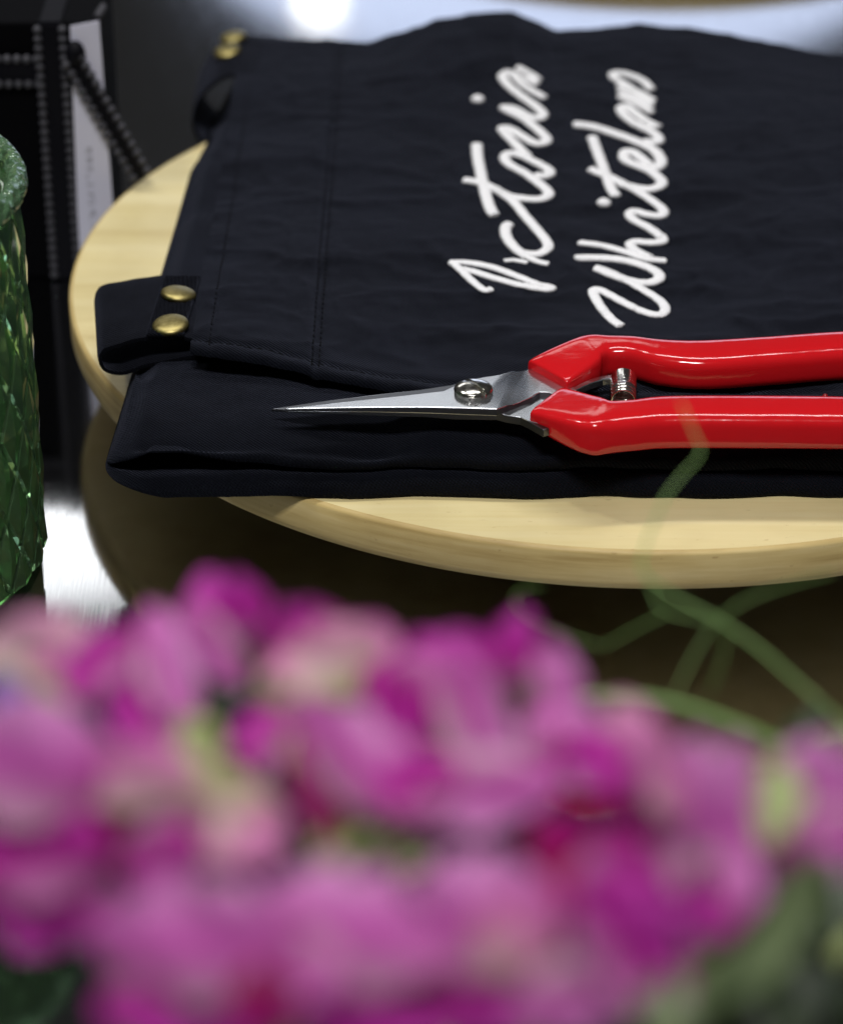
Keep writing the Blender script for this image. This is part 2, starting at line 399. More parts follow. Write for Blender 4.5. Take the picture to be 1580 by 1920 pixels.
# lower folds: a bulk whose front is a drooping lip over a second layer, open at the left corner
def lipz(x): return 0.0508 + 0.0009 * fbm(x, 0, 2.2, 45, 2) + interp([(-0.145, -0.0006), (-0.125, 0.0), (-0.10, 0.0004), (-0.083, -0.0012), (-0.07, -0.0016), (-0.058, 0.0), (-0.02, -0.0006), (0.034, -0.0002), (0.043, 0.0016), (0.05, 0.0022), (0.06, 0.0008), (0.14, 0)], x)
def yf0(x): return -0.1370 + 0.0014 * fbm(x, 5.5, 0, 42, 2)
def body_left(y): return interp([(-0.14, -0.1400), (-0.109, -0.1392), (-0.036, -0.1372), (0.05, -0.1345), (0.085, -0.1300), (0.105, -0.1175), (0.17, -0.1165)], y)
def body_profile(x, s):
    """s = 0 at the left end .. 1 inside; returns the section as (y, z)"""
    yf = yf0(x); zl = lipz(x)
    op = interp([(-0.1405, 0.0), (-0.137, 0.0030), (-0.1315, 0.0075), (-0.124, 0.0070), (-0.108, 0.0036), (-0.09, 0.0016), (-0.075, 0.0010), (0.14, 0.0009)], x)   # opening of the crease
    zc = interp([(-0.14, 0.0400), (-0.125, 0.0408), (-0.07, 0.0420), (0.0, 0.0418), (0.14, 0.0405)], x) + 0.0003 * fbm(x, 8, 0, 45, 2)
    zc0, zc1 = zc, min(zc + op, zl - 0.0016)
    dep = interp([(-0.1405, 0.0004), (-0.136, 0.008), (-0.128, 0.022), (0.14, 0.016)], x)
    drop = 0.0015
    return [(yf + 0.034, zl + 0.0006), (yf + 0.026, zl + 0.0007), (yf + 0.019, zl + 0.0006), (yf + 0.0135, zl + 0.0001), (yf + 0.0090, zl - 0.0008), (yf + 0.0052, zl - 0.0021), (yf + 0.0024, zl - 0.0036),
            (yf + 0.0006, lerp(zl, zc1, 0.52) - 0.0004), (yf + 0.0002, lerp(zl, zc1, 0.75)), (yf + 0.0009, zc1 + 0.0004), (yf + 0.0022, zc1), (yf + dep * 0.6 + 0.002, zc1 + 0.0002), (yf + dep + 0.003, (zc0 + zc1) / 2),
            (yf + dep * 0.6 + 0.002, zc0 - 0.0001), (yf + 0.0026, zc0), (yf + 0.0004, zc0 - 0.0004), (yf - 0.0010, zc0 - 0.0016), (yf - 0.0016, 0.0378), (yf - 0.0014, 0.0362), (yf - 0.0004, 0.03535), (yf + 0.002, 0.0350)]
bx = []
x = 0.0
NX = 170
P = []
for i in range(NX):
    s = i / (NX - 1); s = s ** 1.35
    row = []
    # back rows of the top first
    xref = lerp(-0.1405, XR, s)
    prof = body_profile(xref, s)
    yb0, zb0 = prof[0]
    for j in range(46):
        y = lerp(YBK + 0.001, yb0, j / 46)
        xl = body_left(y); xx = lerp(xl, XR, s)
        zp = zpanel(xx, max(y, yfront(xx))) - 0.0030
        z = min(zp, 0.0515) if y < 0.06 else zp
        z = lerp(z, zb0, sm(0.03, 0.0, y - yb0) if y - yb0 < 0.03 else 0)
        z += wr(xx + 0.5, y) * 0.5
        edge = sm(0.007, 0.0, xx - xl)
        z -= edge * 0.0045
        row.append(Vector((xx, y, z)))
    NP = len(prof)
    fine = cr([(a, b_) for a, b_ in prof], 3)
    for k, (y, z) in enumerate(fine):
        # the left end bellies out towards the bottom corner
        low = sm(0.051, 0.037, z)
        xl = lerp(body_left(y), -0.1452 + 0.0075 * sm(0.0400, 0.0350, z) ** 1.6, low * sm(-0.105, -0.13, y))
        xx = lerp(xl, XR, s)
        edge = sm(0.006, 0.0, xx - xl); er = max(0.0, 1 - (xx - xl) / 0.011); er = 1 - math.sqrt(max(0, 1 - er * er))
        y2 = y + er * 0.0100
        zz = z - edge * 0.0022 * sm(0.044, 0.052, z) + edge * 0.0012 * sm(0.040, 0.0355, z)
        zz += 0.00025 * fbm(xx, y, z, 140, 2)
        row.append(Vector((xx, y2, max(zz, BZ - 0.0002))))
    for j in range(1, 8):
        y = lerp(fine[-1][0], YBK, j / 7)
        row.append(Vector((lerp(body_left(y), XR, s) + (0.004 if s == 0 and j < 7 else 0), y, BZ - 0.0002)))
    P.append(row)
nu, nv = len(P), len(P[0])
V = [p for r_ in P for p in r_]; F = grid_faces(nu, nv)
F += [((i + 1) * nv, i * nv, i * nv + nv - 1, (i + 1) * nv + nv - 1) for i in range(nu - 1)]
# close the left side with a strip mesh between upper and lower halves, the right with one face
def zip_end(i):
    base = i * nv; a, c = 0, nv - 1; f = []
    while c - a > 1:
        if c - a == 2: f.append((base + a, base + a + 1, base + c)); break
        f.append((base + a, base + a + 1, base + c - 1, base + c)); a += 1; c -= 1
    return f
F += zip_end(0); F.append(tuple((nu - 1) * nv + j for j in range(nv)))
part('lower_fold', V, F, NAVY, ap)

# belt loops (near and far), each a folded strap with two brass snaps
def loop(prof, y0, y1, skew, th=0.0016, pull=0.0):
    """strap as a ribbon following a profile in x,z, running y0..y1"""
    pr = cr(prof, 6); ny = 14; P = []
    V, F = [], []
    n_ = len(pr)
    for side in (0, 1):
        for i, (x, z) in enumerate(pr):
            x0, z0 = pr[max(i - 1, 0)]; x1, z1 = pr[min(i + 1, n_ - 1)]
            t = Vector((x1 - x0, 0, z1 - z0)).normalized(); nrm = Vector((-t.z, 0, t.x))
            for j in range(ny):
                s = j / (ny - 1); y = lerp(y0, y1, s) + skew * (x - prof[0][0]) / 0.03
                e = max(0.0, 1 - min(s, 1 - s) / 0.06)
                off = th / 2 * (1 - 0.35 * e * e) * (1 if side else -1)
                w = Vector((0, 0, 0.0004 * fbm(x, y, z, 110, 2) + 0.0006 * math.sin(s * 3.1) * (i / n_)))
                V.append(Vector((x + pull * (1 - s) * sm(-0.132, -0.150, x), y, z)) + nrm * off + w)
    m = n_ * ny
    g = grid_faces(n_, ny)
    F = list(g) + [tuple(m + k for k in reversed(q)) for q in g]
    rim = [i * ny for i in range(n_)] + [(n_ - 1) * ny + j for j in range(1, ny)] + [i * ny + ny - 1 for i in range(n_ - 2, -1, -1)] + [j for j in range(ny - 2, 0, -1)]
    for a, b_ in zip(rim, rim[1:] + rim[:1]): F.append((a, b_, m + b_, m + a))
    return V, F
def snap(c, nrm, r, parent):
    prof = [(0, 0.0014), (0.35, 0.00132), (0.62, 0.00108), (0.82, 0.00078), (0.93, 0.00045), (0.985, 0.00015), (1.0, -0.0002), (0.98, -0.0009), (0, -0.0009)]
    V, F = lathe([(a * r, b_) for a, b_ in prof], 40, (0, 0, 0))
    q = Vector((0, 0, 1)).rotation_difference(Vector(nrm)).to_matrix()
    return part('snap', [q @ v_ + Vector(c) for v_ in V], F, BRASS, parent, origin=c)
V, F = loop([(-0.1165, 0.0562), (-0.1215, 0.0570), (-0.1265, 0.0586), (-0.132, 0.0590), (-0.141, 0.0583), (-0.1505, 0.0566), (-0.1528, 0.0550), (-0.1534, 0.0522), (-0.1520, 0.0496), (-0.1475, 0.0487), (-0.138, 0.0503), (-0.127, 0.0520), (-0.1175, 0.0535)], -0.0905, -0.0520, 0.002, 0.0016, 0.0048)
nl = part('belt_loop', V, F, BLACKW, ap, auto=60)
# ribbed webbing under the snaps
P = []
for i in range(9):
    x = lerp(-0.1348, -0.1246, i / 8); row = []
    for j in range(121):
        s = j / 120; y = lerp(-0.0918, -0.0545, s)
        row.append(Vector((x - 0.0022 * (1 - s) + 0.001, y, 0.06015 + 0.00022 * math.sin(s * 2 * math.pi * 30) - 0.0004 * (1 if j in (0, 120) else 0))))
    P.append(row)
V, F = sheet(P, 0.0012); part('ribbed_webbing', V, F, BLACKW, nl)
snap(at(335, 550, 0.0608), (0.12, 0.06, 1), 0.0049, nl)
snap(at(320, 608, 0.0608), (-0.06, -0.10, 1), 0.0050, nl)
zf = interp(hump, -0.124)
V, F = loop([(-0.1165, zf - 0.0002), (-0.122, zf + 0.0006), (-0.130, zf - 0.0020), (-0.1362, zf - 0.0085), (-0.1385, zf - 0.0160), (-0.1370, zf - 0.0225), (-0.1320, zf - 0.0265), (-0.1250, 0.0375), (-0.1150, 0.0365)], 0.1180, 0.1530, 0.0)
fl = part('belt_loop', V, F, BLACKW, ap, auto=60)
snap(at(437, 69, zf + 0.0022), (-0.15, 0.0, 1), 0.0046, fl)
snap(at(426, 95, zf + 0.0018), (-0.15, -0.1, 1), 0.0046, fl)

# stitching: dashes along the front hem and down the two seams
def stitches(name, pts, step=0.0026, ln=0.0017):
    V, F = [], []
    d = 0.0
    for a, b_ in zip(pts, pts[1:]):
        L = (b_ - a).length; d += L
        if d > step:
            d = 0; t = (b_ - a).normalized(); m = (a + b_) / 2
            p0, p1 = m - t * ln / 2, m + t * ln / 2
            v_, f_ = tube([p0 - Vector((0, 0, 0.0002)), lerp(p0, p1, .25) + Vector((0, 0, .00012)), lerp(p0, p1, .75) + Vector((0, 0, .00012)), p1 - Vector((0, 0, 0.0002))], 0.00021, 6)
            F += [tuple(k + len(V) for k in q) for q in f_]; V += v_
    o = part(name, V, F, THREAD, ap); o['kind'] = 'stuff'; return o
def on_panel(x, y, h=0.0): return Vector((x, y, zpanel(x, y) + h))
q = [on_panel(-0.1215 + 0.0004 * i, yfront(-0.1215 + 0.0004 * i) + 0.0052) for i in range(0, 300)]
stitches('hem_stitching', q)
q = [on_panel(-0.0908, lerp(yfront(-0.0908) + 0.001, 0.15, i / 600)) for i in range(600)]
stitches('casing_stitching', q)
q = [on_panel(-0.0888, lerp(yfront(-0.0888) + 0.001, 0.15, i / 600)) for i in range(600)]
stitches('casing_stitching', q)
q = [on_panel(-0.1185, lerp(yfront(-0.1185) + 0.001, 0.11, i / 520)) for i in range(520)]
stitches('edge_stitching', q)

# embroidery: strokes measured on the photograph, laid on the cloth as raised cord
def emb_pt(X, Y):
    px, py = 780 + X / 3.0385, 80 + Y / 3.0385
    z = 0.054
    for _ in range(12):
        p = at(px, py, z + 0.0006); z = zpanel(p.x, p.y)
    return Vector((p.x, p.y, z + 0.0004))
WORD1 = [
 ([(430, 1400), (388, 1406), (325, 1360), (262, 1300), (215, 1258)], .75),
 ([(185, 1250), (300, 1252), (430, 1276), (560, 1322), (680, 1370), (768, 1392), (735, 1402), (600, 1380), (450, 1340), (340, 1305), (262, 1285)], .82),
 ([(500, 1240), (560, 1236), (635, 1250)], .55), ([(755, 1258), (695, 1245), (640, 1222)], .7),
 ([(640, 1222), (565, 1170), (515, 1105), (510, 1050), (532, 1030)], 1),
 ([(600, 1195), (690, 1202), (748, 1170), (742, 1130), (690, 1065), (620, 985), (555, 905), (480, 850), (400, 808), (330, 788), (268, 780)], .95),
 ([(345, 575), (350, 650), (368, 740), (388, 830), (408, 905), (428, 955), (448, 982)], 1.05),
 ([(440, 825), (520, 868), (600, 884), (695, 890), (748, 872), (750, 845), (700, 800), (620, 742), (535, 695), (505, 660), (520, 632), (580, 634), (665, 672), (740, 712), (762, 740), (730, 758), (675, 752)], 1),
 ([(640, 650), (560, 570), (490, 492), (535, 490), (605, 532), (675, 570), (728, 568), (742, 545), (700, 500), (615, 432), (535, 390), (500, 368), (560, 376), (640, 418), (700, 428), (722, 404), (680, 360), (600, 302), (525, 240), (492, 190), (515, 165), (570, 185)], 1),
 ([(735, 312), (685, 285), (610, 238), (560, 190)], .85), ([(700, 212), (640, 172), (570, 136)], .9), ([(690, 235), (620, 200), (520, 160)], .8),
]
WORD2 = [
 ([(1168, 1612), (1120, 1580), (1062, 1518), (1020, 1452), (1008, 1412), (1042, 1406), (1112, 1440), (1205, 1490), (1300, 1533), (1385, 1548), (1418, 1518), (1390, 1470), (1300, 1410), (1185, 1345), (1080, 1297), (1015, 1278)], .88),
 ([(1020, 1280), (1120, 1322), (1220, 1355), (1318, 1366), (1380, 1345), (1374, 1310), (1300, 1270), (1180, 1237), (1050, 1224), (905, 1224)], 1),
 ([(922, 1136), (1050, 1152), (1180, 1186), (1300, 1226), (1425, 1240)], .85),
 ([(1330, 1222), (1245, 1180), (1218, 1146), (1255, 1132), (1330, 1137), (1398, 1130), (1394, 1104), (1320, 1050), (1242, 1010), (1215, 976), (1243, 958), (1312, 976), (1388, 984), (1408, 958), (1370, 918), (1270, 850), (1182, 802), (1100, 762), (1035, 738), (990, 716)], .95),
 ([(1000, 532), (1028, 610), (1058, 690), (1088, 770), (1110, 830), (1138, 872)], 1),
 ([(1160, 800), (1250, 824), (1330, 832), (1388, 814), (1394, 782), (1330, 728), (1245, 692), (1188, 662), (1188, 622), (1232, 622), (1285, 660), (1330, 700)], 1.05),
 ([(1330, 715), (1378, 704), (1394, 668), (1350, 608), (1250, 560), (1120, 512), (1000, 476), (892, 462)], 1.1),
 ([(1290, 560), (1372, 562), (1376, 535), (1330, 500), (1250, 460), (1185, 412), (1165, 372), (1200, 362), (1265, 412), (1335, 460), (1378, 478)], 1),
 ([(1345, 395), (1255, 345), (1150, 300)], .85), ([(1352, 330), (1255, 275), (1145, 240)], .9), ([(1340, 265), (1290, 215), (1200, 178), (1130, 172), (1125, 195), (1190, 235), (1270, 290), (1340, 340)], .9), ([(1345, 360), (1250, 310), (1150, 270)], .8),
]
for wi, word in enumerate((WORD1, WORD2)):
    V, F = [], []
    for pts, k in word:
        pl = cr(pts, 14)
        q = [emb_pt(*p) for p in pl]
        nq = len(q)
        rad = [0.00170 * k * (1 + 0.07 * (-1) ** i + 0.03 * math.sin(i * 0.7)) * (0.5 if i in (0, nq - 1) else 0.8 if i in (1, nq - 2) else 1) for i in range(nq)]
        v_, f_ = tube(q, rad, 12, 0.5); F += [tuple(a + len(V) for a in f) for f in f_]; V += v_
    for (X, Y) in ([(350, 318)] if wi == 0 else [(1068, 908)]):
        c = emb_pt(X, Y)
        v_, f_ = lathe([(0, 0.0013), (0.0012, 0.0011), (0.0021, 0.0004), (0.0023, -0.0005), (0, -0.0006)], 20, c)
        F += [tuple(a + len(V) for a in f) for f in f_]; V += v_
    part('embroidered_word', V, F, EMB, ap)

# ------------------------------------------------------------------ secateurs
sc = thing('secateurs', 'pointed steel snips with glossy red handles lying on the folded navy apron', 'secateurs', tuple(at(1000, 760, 0.0515)))
def plate(name, px, ztop, th, material, bends=(), bev=0.00025):
    bm = bmesh.new()
    vs_ = [bm.verts.new(at(x, y, ztop)) for x, y in px]
    f = bm.faces.new(vs_)
    if f.normal.z < 0 or True: bm.normal_update()
    if f.normal.z < 0: f.normal_flip()
    for (a, b_) in bends:
        A, B = at(*a, ztop), at(*b_, ztop); d = (B - A); nrm = Vector((d.y, -d.x, 0)).normalized()
        bmesh.ops.bisect_plane(bm, geom=bm.verts[:] + bm.edges[:] + bm.faces[:], plane_co=A, plane_no=nrm, dist=1e-7)
    ex = bmesh.ops.extrude_face_region(bm, geom=bm.faces[:])
    for g in ex['geom']:
        if isinstance(g, bmesh.types.BMVert): g.co.z -= th
    bmesh.ops.recalc_face_normals(bm, faces=bm.faces)
    me = bpy.data.meshes.new(name); bm.to_mesh(me); bm.free()
    o = bpy.data.objects.new(name, me); COL.objects.link(o); me.materials.append(material)
    og = wloc(sc)
    for v_ in me.vertices: v_.co -= og
    o.parent = sc
    return o
ZA, ZB = 0.0594, 0.0571
A = plate('blade', [(528, 760), (580, 756), (640, 751), (700, 746), (770, 739.5), (830, 733), (855, 722), (875, 712), (912, 706), (933, 703), (950, 698), (961, 695), (968, 696), (980, 692), (992, 686), (1030, 690), (1070, 706), (1078, 724), (1056, 732), (1043, 737), (1030, 730), (1012, 729), (1002, 734), (997, 738), (972, 749), (950, 758), (931, 767), (880, 765), (800, 763), (700, 762), (600, 761)], ZA, 0.0021, BLADE,
          bends=[((962, 690), (928, 775)), ((985, 690), (952, 775)), ((1010, 680), (985, 775))])
og = wloc(sc)
def bend(o):
    L0, L1 = at(962, 690, ZA), at(928, 775, ZA); d = (L1 - L0); nr = Vector((-d.y, d.x, 0)).normalized()
    if nr.x < 0: nr = -nr
    for v_ in o.data.vertices:
        w = v_.co + og; s = (Vector((w.x, w.y, 0)) - Vector((L0.x, L0.y, 0))).dot(nr)
        if s > 0: v_.co.z -= 0.30 * s * min(1, s / 0.004) if s < 0.0035 else 0.0009
    tip = at(509, 759, ZA)
    for v_ in o.data.vertices:            # the blade thins and dips towards its point
        w = v_.co + og; s = max(0.0, (-0.053 - w.x) / 0.048)
        v_.co.z -= 0.0012 * s * s
def thin(o, zt):
    for v_ in o.data.vertices:
        w = v_.co + og; s = max(0.0, min(1, (-0.053 - w.x) / 0.048)); v_.co.z = (zt - og.z) - (zt - og.z - v_.co.z) * (1 - 0.62 * s)
thin(A, ZA); bend(A); bevel(A, 0.00022, 2, 50)
A.data.materials.append(BLADE_SHADE)
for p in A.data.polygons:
    if abs(p.normal.z) < 0.35: p.material_index = 1  # side faces get the steel with the dark reflection painted in
B = plate('blade', [(508, 757.5), (600, 748), (700, 738.5), (790, 730), (845, 722), (880, 712), (925, 722), (985, 735), (1040, 722), (1075, 735), (1062, 765), (1040, 800), (1018, 806), (988, 789), (975, 783), (950, 779.5), (931, 774.5), (880, 773.5), (852, 773), (800, 770), (700, 768), (600, 764.5)], ZB, 0.0022, BLADE_SHADE)
thin(B, ZB)
for v_ in B.data.vertices:
    w = v_.co + og; s = max(0.0, (-0.053 - w.x) / 0.048); v_.co.z -= 0.0014 * s * s
bevel(B, 0.0002, 2, 50)
Bt = plate('tang_plate', [(933, 773.2), (970, 757), (1004, 743), (1030, 741), (1056, 734), (1062, 745), (1050, 770), (1030, 790), (1010, 794), (988, 788), (975, 782), (950, 778.5)], ZB + 0.00012, 0.0004, BLADE)
bevel(Bt, 0.0001, 1, 50)
# pivot screw
pc = at(887, 729, 0.0605)
def dome(name, c, r, h, zb, mat_, parent, slot_dir=None):
    seg, rings = 48, 14
    V, F = [], []
    N = 61
    # height-field dome so that the slot can be cut into it
    idx = {}
    for i in range(rings + 1):
        rr = r * (i / rings)
        for k in range(seg):
            a = 2 * math.pi * k / seg
            V.append(Vector((rr * math.cos(a), rr * math.sin(a), 0)))
    g = grid_faces(rings + 1, seg)
    for i in range(rings):
        for k in range(seg):
            F.append((i * seg + k, (i + 1) * seg + k, (i + 1) * seg + (k + 1) % seg, i * seg + (k + 1) % seg))
    for v_ in V:
        q = v_.length / r
        v_.z = h * math.sqrt(max(0, 1 - (q * 0.93) ** 2))
    return V, F, seg, rings
r_, h_ = 0.0051, 0.0023
N = 64; V, F, idx = [], [], {}
ca, sa = math.cos(R(33)), math.sin(R(33))
for i in range(N + 1):
    for j in range(N + 1):
        # concentric square-to-disc map aligned with the slot
        u, w = 2 * i / N - 1, 2 * j / N - 1
        X = u * math.sqrt(max(0, 1 - w * w / 2)); Y = w * math.sqrt(max(0, 1 - u * u / 2))
        q = math.hypot(X, Y)
        z = h_ * math.sqrt(max(0, 1 - (q * 0.95) ** 2)) + 0.0006
        if q > 0.97: z -= 0.0003
        if abs(X) < 0.10: z = min(z, 0.0011)
        elif abs(X) < 0.135: z -= 0.0002
        V.append(Vector((pc.x + r_ * (X * ca - Y * sa), pc.y + r_ * (X * sa + Y * ca), 0.0594 + z)))
F = grid_faces(N + 1, N + 1)
m = len(V)
rim = [i * (N + 1) for i in range(N + 1)] + [N * (N + 1) + j for j in range(1, N + 1)] + [i * (N + 1) + N for i in range(N - 1, -1, -1)] + [j for j in range(N - 1, 0, -1)]
V += [Vector((V[k].x, V[k].y, 0.0590)) for k in rim]
for a in range(len(rim)):
    b_ = (a + 1) % len(rim); F.append((rim[a], rim[b_], m + b_, m + a))
F.append(tuple(range(m, m + len(rim))))
part('pivot_screw', V, F, SCREW, sc, auto=38)
V, F = lathe([(0, -0.0056), (0.0036, -0.0056), (0.0038, -0.005), (0.0038, 0), (0, 0)], 32, (pc.x, pc.y, 0.0594))
part('pivot_nut', V, F, SCREW, sc, auto=40)

# dipped handles
def handle(st):
    """stations: px, py (section centre), centre z, half width, half height, section angle in plan, squareness"""
    P = [(*tuple(at(x, y, z)), w, h, R(a), e) for x, y, z, w, h, a, e in st]
    P = cr(P, 8)
    V, F = [], []; seg = 56
    for i, (x, y, z, w, h, a, e) in enumerate(P):
        s = Vector((math.cos(a), math.sin(a), 0))
        for k in range(seg):
            an = 2 * math.pi * k / seg; c_, s_ = math.cos(an), math.sin(an)
            V.append(Vector((x, y, z)) + s * (w * math.copysign(abs(c_) ** (2 / e), c_)) + Vector((0, 0, 1)) * (h * math.copysign(abs(s_) ** (2 / e), s_)))
    n_ = len(P)
    for i in range(n_ - 1):
        for k in range(seg):
            a = i * seg + k; b_ = i * seg + (k + 1) % seg; F.append((a, b_, b_ + seg, a + seg))
    F.append(tuple(range(seg - 1, -1, -1))); F.append(tuple(range((n_ - 1) * seg, n_ * seg)))
    return V, F
low = [(1023, 761.5, 0.0574, 0.00768, 0.00154, 57, 5.8), (1026, 763, 0.0574, 0.00835, 0.00270, 57, 5.4), (1045, 771, 0.0573, 0.00845, 0.00347, 57, 5.1), (1075, 784, 0.0572, 0.00845, 0.00434, 58, 4.9), (1102, 794.5, 0.0571, 0.00854, 0.00502, 64, 4.6), (1113, 798, 0.0571, 0.00845, 0.00521, 70, 4.5),
       (1124, 800.5, 0.0571, 0.00816, 0.00540, 78, 4.4), (1145, 800.5, 0.0571, 0.00758, 0.00550, 86, 3.1), (1190, 797, 0.0571, 0.00710, 0.00550, 92, 3.1), (1250, 791.5, 0.0571, 0.00749, 0.00550, 90, 3.1), (1400, 791, 0.0571, 0.00768, 0.00550, 90, 3.1), (1600, 793, 0.0571, 0.00758, 0.00550, 90, 3.1), (1900, 800, 0.0571, 0.00710, 0.00540, 88, 3.0), (2080, 815, 0.0571, 0.00614, 0.00483, 86, 2.6), (2110, 820, 0.0571, 0.00403, 0.00328, 86, 2.5), (2114, 821, 0.0571, 0.00144, 0.00145, 86, 2.2)]
V, F = handle(low); part('handle', V, F, RED, sc, auto=70)
upp = [(1025, 709.5, 0.0584, 0.00749, 0.00154, 128, 5.8), (1028, 708, 0.0585, 0.00806, 0.00270, 128, 5.4), (1048, 699, 0.0586, 0.00806, 0.00347, 127, 5.1), (1075, 687, 0.0587, 0.00768, 0.00405, 124, 4.9), (1097, 677, 0.0588, 0.00730, 0.00444, 117, 4.6), (1108, 672, 0.0588, 0.00701, 0.00454, 110, 4.5),
       (1119, 669, 0.0588, 0.00634, 0.00463, 101, 4.4), (1142, 667, 0.0588, 0.00547, 0.00473, 93, 3.1), (1185, 670, 0.0588, 0.00547, 0.00502, 88, 3.1), (1240, 680, 0.0589, 0.00672, 0.00521, 88, 3.1), (1320, 684, 0.0589, 0.00749, 0.00531, 90, 3.1), (1450, 676, 0.0589, 0.00739, 0.00531, 91, 3.1), (1600, 666, 0.0589, 0.00730, 0.00531, 91, 3.1), (1900, 656, 0.0589, 0.00672, 0.00521, 90, 3.0), (2060, 662, 0.0589, 0.00595, 0.00463, 90, 2.6), (2090, 664, 0.0589, 0.00384, 0.00328, 90, 2.5), (2094, 665, 0.0589, 0.00144, 0.00145, 90, 2.2)]
V, F = handle(upp); part('handle', V, F, RED, sc, auto=70)
for (x, y, z) in ((1524, 633, 0.0622), (1546, 743, 0.0608)):
    c = at(x, y, z); V, F = lathe([(0, 0.0007), (0.0005, 0.0005), (0.0008, 0), (0.0008, -0.0012), (0, -0.0012)], 16, c)
    part('vent_nub', V, F, DRED, sc)
# coil spring between the handles, seated in a steel cap
c0, c1 = at(1168, 752, 0.0574), at(1168, 720, 0.0578)
pts = []
T = 6
for i in range(T * 24 + 1):
    t = i / (T * 24); a = 2 * math.pi * T * t; p = lerp(c0, c1, t)
    pts.append(p + Vector((0.0031 * math.cos(a), 0, 0.0031 * math.sin(a))))
V, F = tube(pts, 0.00048, 8); part('spring', V, F, CHROME, sc)
V, F = [], []
e0, e1 = lerp(c0, c1, 0.42), lerp(c0, c1, 1.25)
for i, (t, rr) in enumerate([(0, 0.0028), (0.0, 0.0034), (0.04, 0.0036), (0.10, 0.0035), (0.9, 0.0035), (1, 0.0035)]):
    p = lerp(e0, e1, t)
    for k in range(32):
        a = 2 * math.pi * k / 32; V.append(p + Vector((rr * math.cos(a), 0, rr * math.sin(a))))
for i in range(5):
    for k in range(32): F.append((i * 32 + k, i * 32 + (k + 1) % 32, (i + 1) * 32 + (k + 1) % 32, (i + 1) * 32 + k))
F.append(tuple(range(160, 192)))
part('spring_cap', V, F, CHROME, sc, auto=40)
Bs = plate('spring_seat', [(1070, 729), (1085, 720), (1105, 711), (1128, 704.5), (1148, 702), (1150, 709), (1130, 711), (1108, 718), (1090, 726), (1078, 732)], 0.0588, 0.0020, BLADE); bevel(Bs, 0.0002, 1, 50)

# ------------------------------------------------------------------ green pressed-glass vase
VC = Vector((-0.2118, -0.1335, 0)); VH = 0.1222; VR = 0.0495
vz = thing('glass_vase', 'green pressed glass vase with diamond facets and a grainy rim', 'vase', tuple(VC))
N, ROWS, z0, z1 = 26, 9, 0.017, VH - 0.0055
V, F = [], []
def vp(a, z, dr):
    r = VR + 0.0008 * math.sin(z / VH * 3.1) + dr
    return Vector((VC.x + r * math.cos(a), VC.y + r * math.sin(a), z))
dz = (z1 - z0) / ROWS
def vid(p): V.append(p); return len(V) - 1
lat = {}
for j in range(ROWS + 1):
    for i in range(N):
        lat[i, j] = vid(vp(2 * math.pi * (i + 0.5 * (j % 2)) / N, z0 + dz * j, -0.0009))
for j in range(ROWS + 1):
    off = j % 2
    for i in range(N):
        # diamond standing on lattice row j-1 / j+1, with its side corners on row j
        a0, a1 = i, (i + 1) % N
        ang = 2 * math.pi * (i + 0.5 * off + 0.5) / N; z = z0 + dz * j
        L, Rr = lat[a0, j], lat[a1, j]
        mid = (i if off == 0 else i + 1) % N
        top = lat.get((mid, j + 1)); bot = lat.get((mid, j - 1))
        corners = [L, bot, Rr, top]
        inner = []
        for c_ in corners:
            if c_ is None: inner.append(None); continue
            cc = vp(ang, z, 0.0); q = lerp(cc, V[c_], 0.84)
            d = Vector((q.x - VC.x, q.y - VC.y, 0)); d2 = d.normalized() * ((VR + 0.0008 * math.sin(q.z / VH * 3.1)) + 0.0003)
            inner.append(vid(Vector((VC.x + d2.x, VC.y + d2.y, q.z))))
        ctr = vid(vp(ang, z, 0.0010))
        for k in range(4):
            c0_, c1_ = corners[k], corners[(k + 1) % 4]; i0, i1 = inner[k], inner[(k + 1) % 4]
            if c0_ is None or c1_ is None: continue
            F.append((c0_, c1_, i1, i0)); F.append((i0, i1, ctr))
        if top is None: F.append((L, inner[0], ctr)); F.append((Rr, ctr, inner[2]))
        if bot is None: F.append((L, ctr, inner[0])); F.append((Rr, inner[2], ctr))
        if top is None: F.append((L, ctr, Rr))
        if bot is None: F.append((L, Rr, ctr))
F = [f for f in F if len(set(f)) > 2]
# foot and lip closings
def ring(r, z, n_=N, sh=0.0): return [vid(Vector((VC.x + r * math.cos(2 * math.pi * (i + sh) / n_), VC.y + r * math.sin(2 * math.pi * (i + sh) / n_), z))) for i in range(n_)]
def bridge(r0, r1):
    for i in range(len(r0)): F.append((r0[i], r0[(i + 1) % len(r0)], r1[(i + 1) % len(r1)], r1[i]))
bt = [lat[i, 0] for i in range(N)]; tp = [lat[i, ROWS] for i in range(N)]
f1 = ring(VR - 0.001, 0.0145); f2 = ring(VR - 0.0002, 0.012); f3 = ring(VR - 0.0002, 0.003); f4 = ring(VR - 0.003, 0.0); f5 = ring(0.03, 0.0)
bridge(bt, f1); bridge(f1, f2); bridge(f2, f3); bridge(f3, f4); bridge(f4, f5); F.append(tuple(reversed(f5)))
sh = 0.5 * (ROWS % 2)
t1 = ring(VR - 0.0005, VH - 0.0035, N, sh); t2 = ring(VR - 0.0035, VH - 0.0035, N, sh); i1 = ring(VR - 0.0048, 0.06, N, sh); i2 = ring(VR - 0.0055, 0.013, N, sh); i3 = ring(0.03, 0.009, N, sh)
bridge(tp, t1); bridge(t1, t2); bridge(t2, i1); bridge(i1, i2); bridge(i2, i3); F.append(tuple(i3))
part('body', V, F, GLASS, vz, smooth=False)
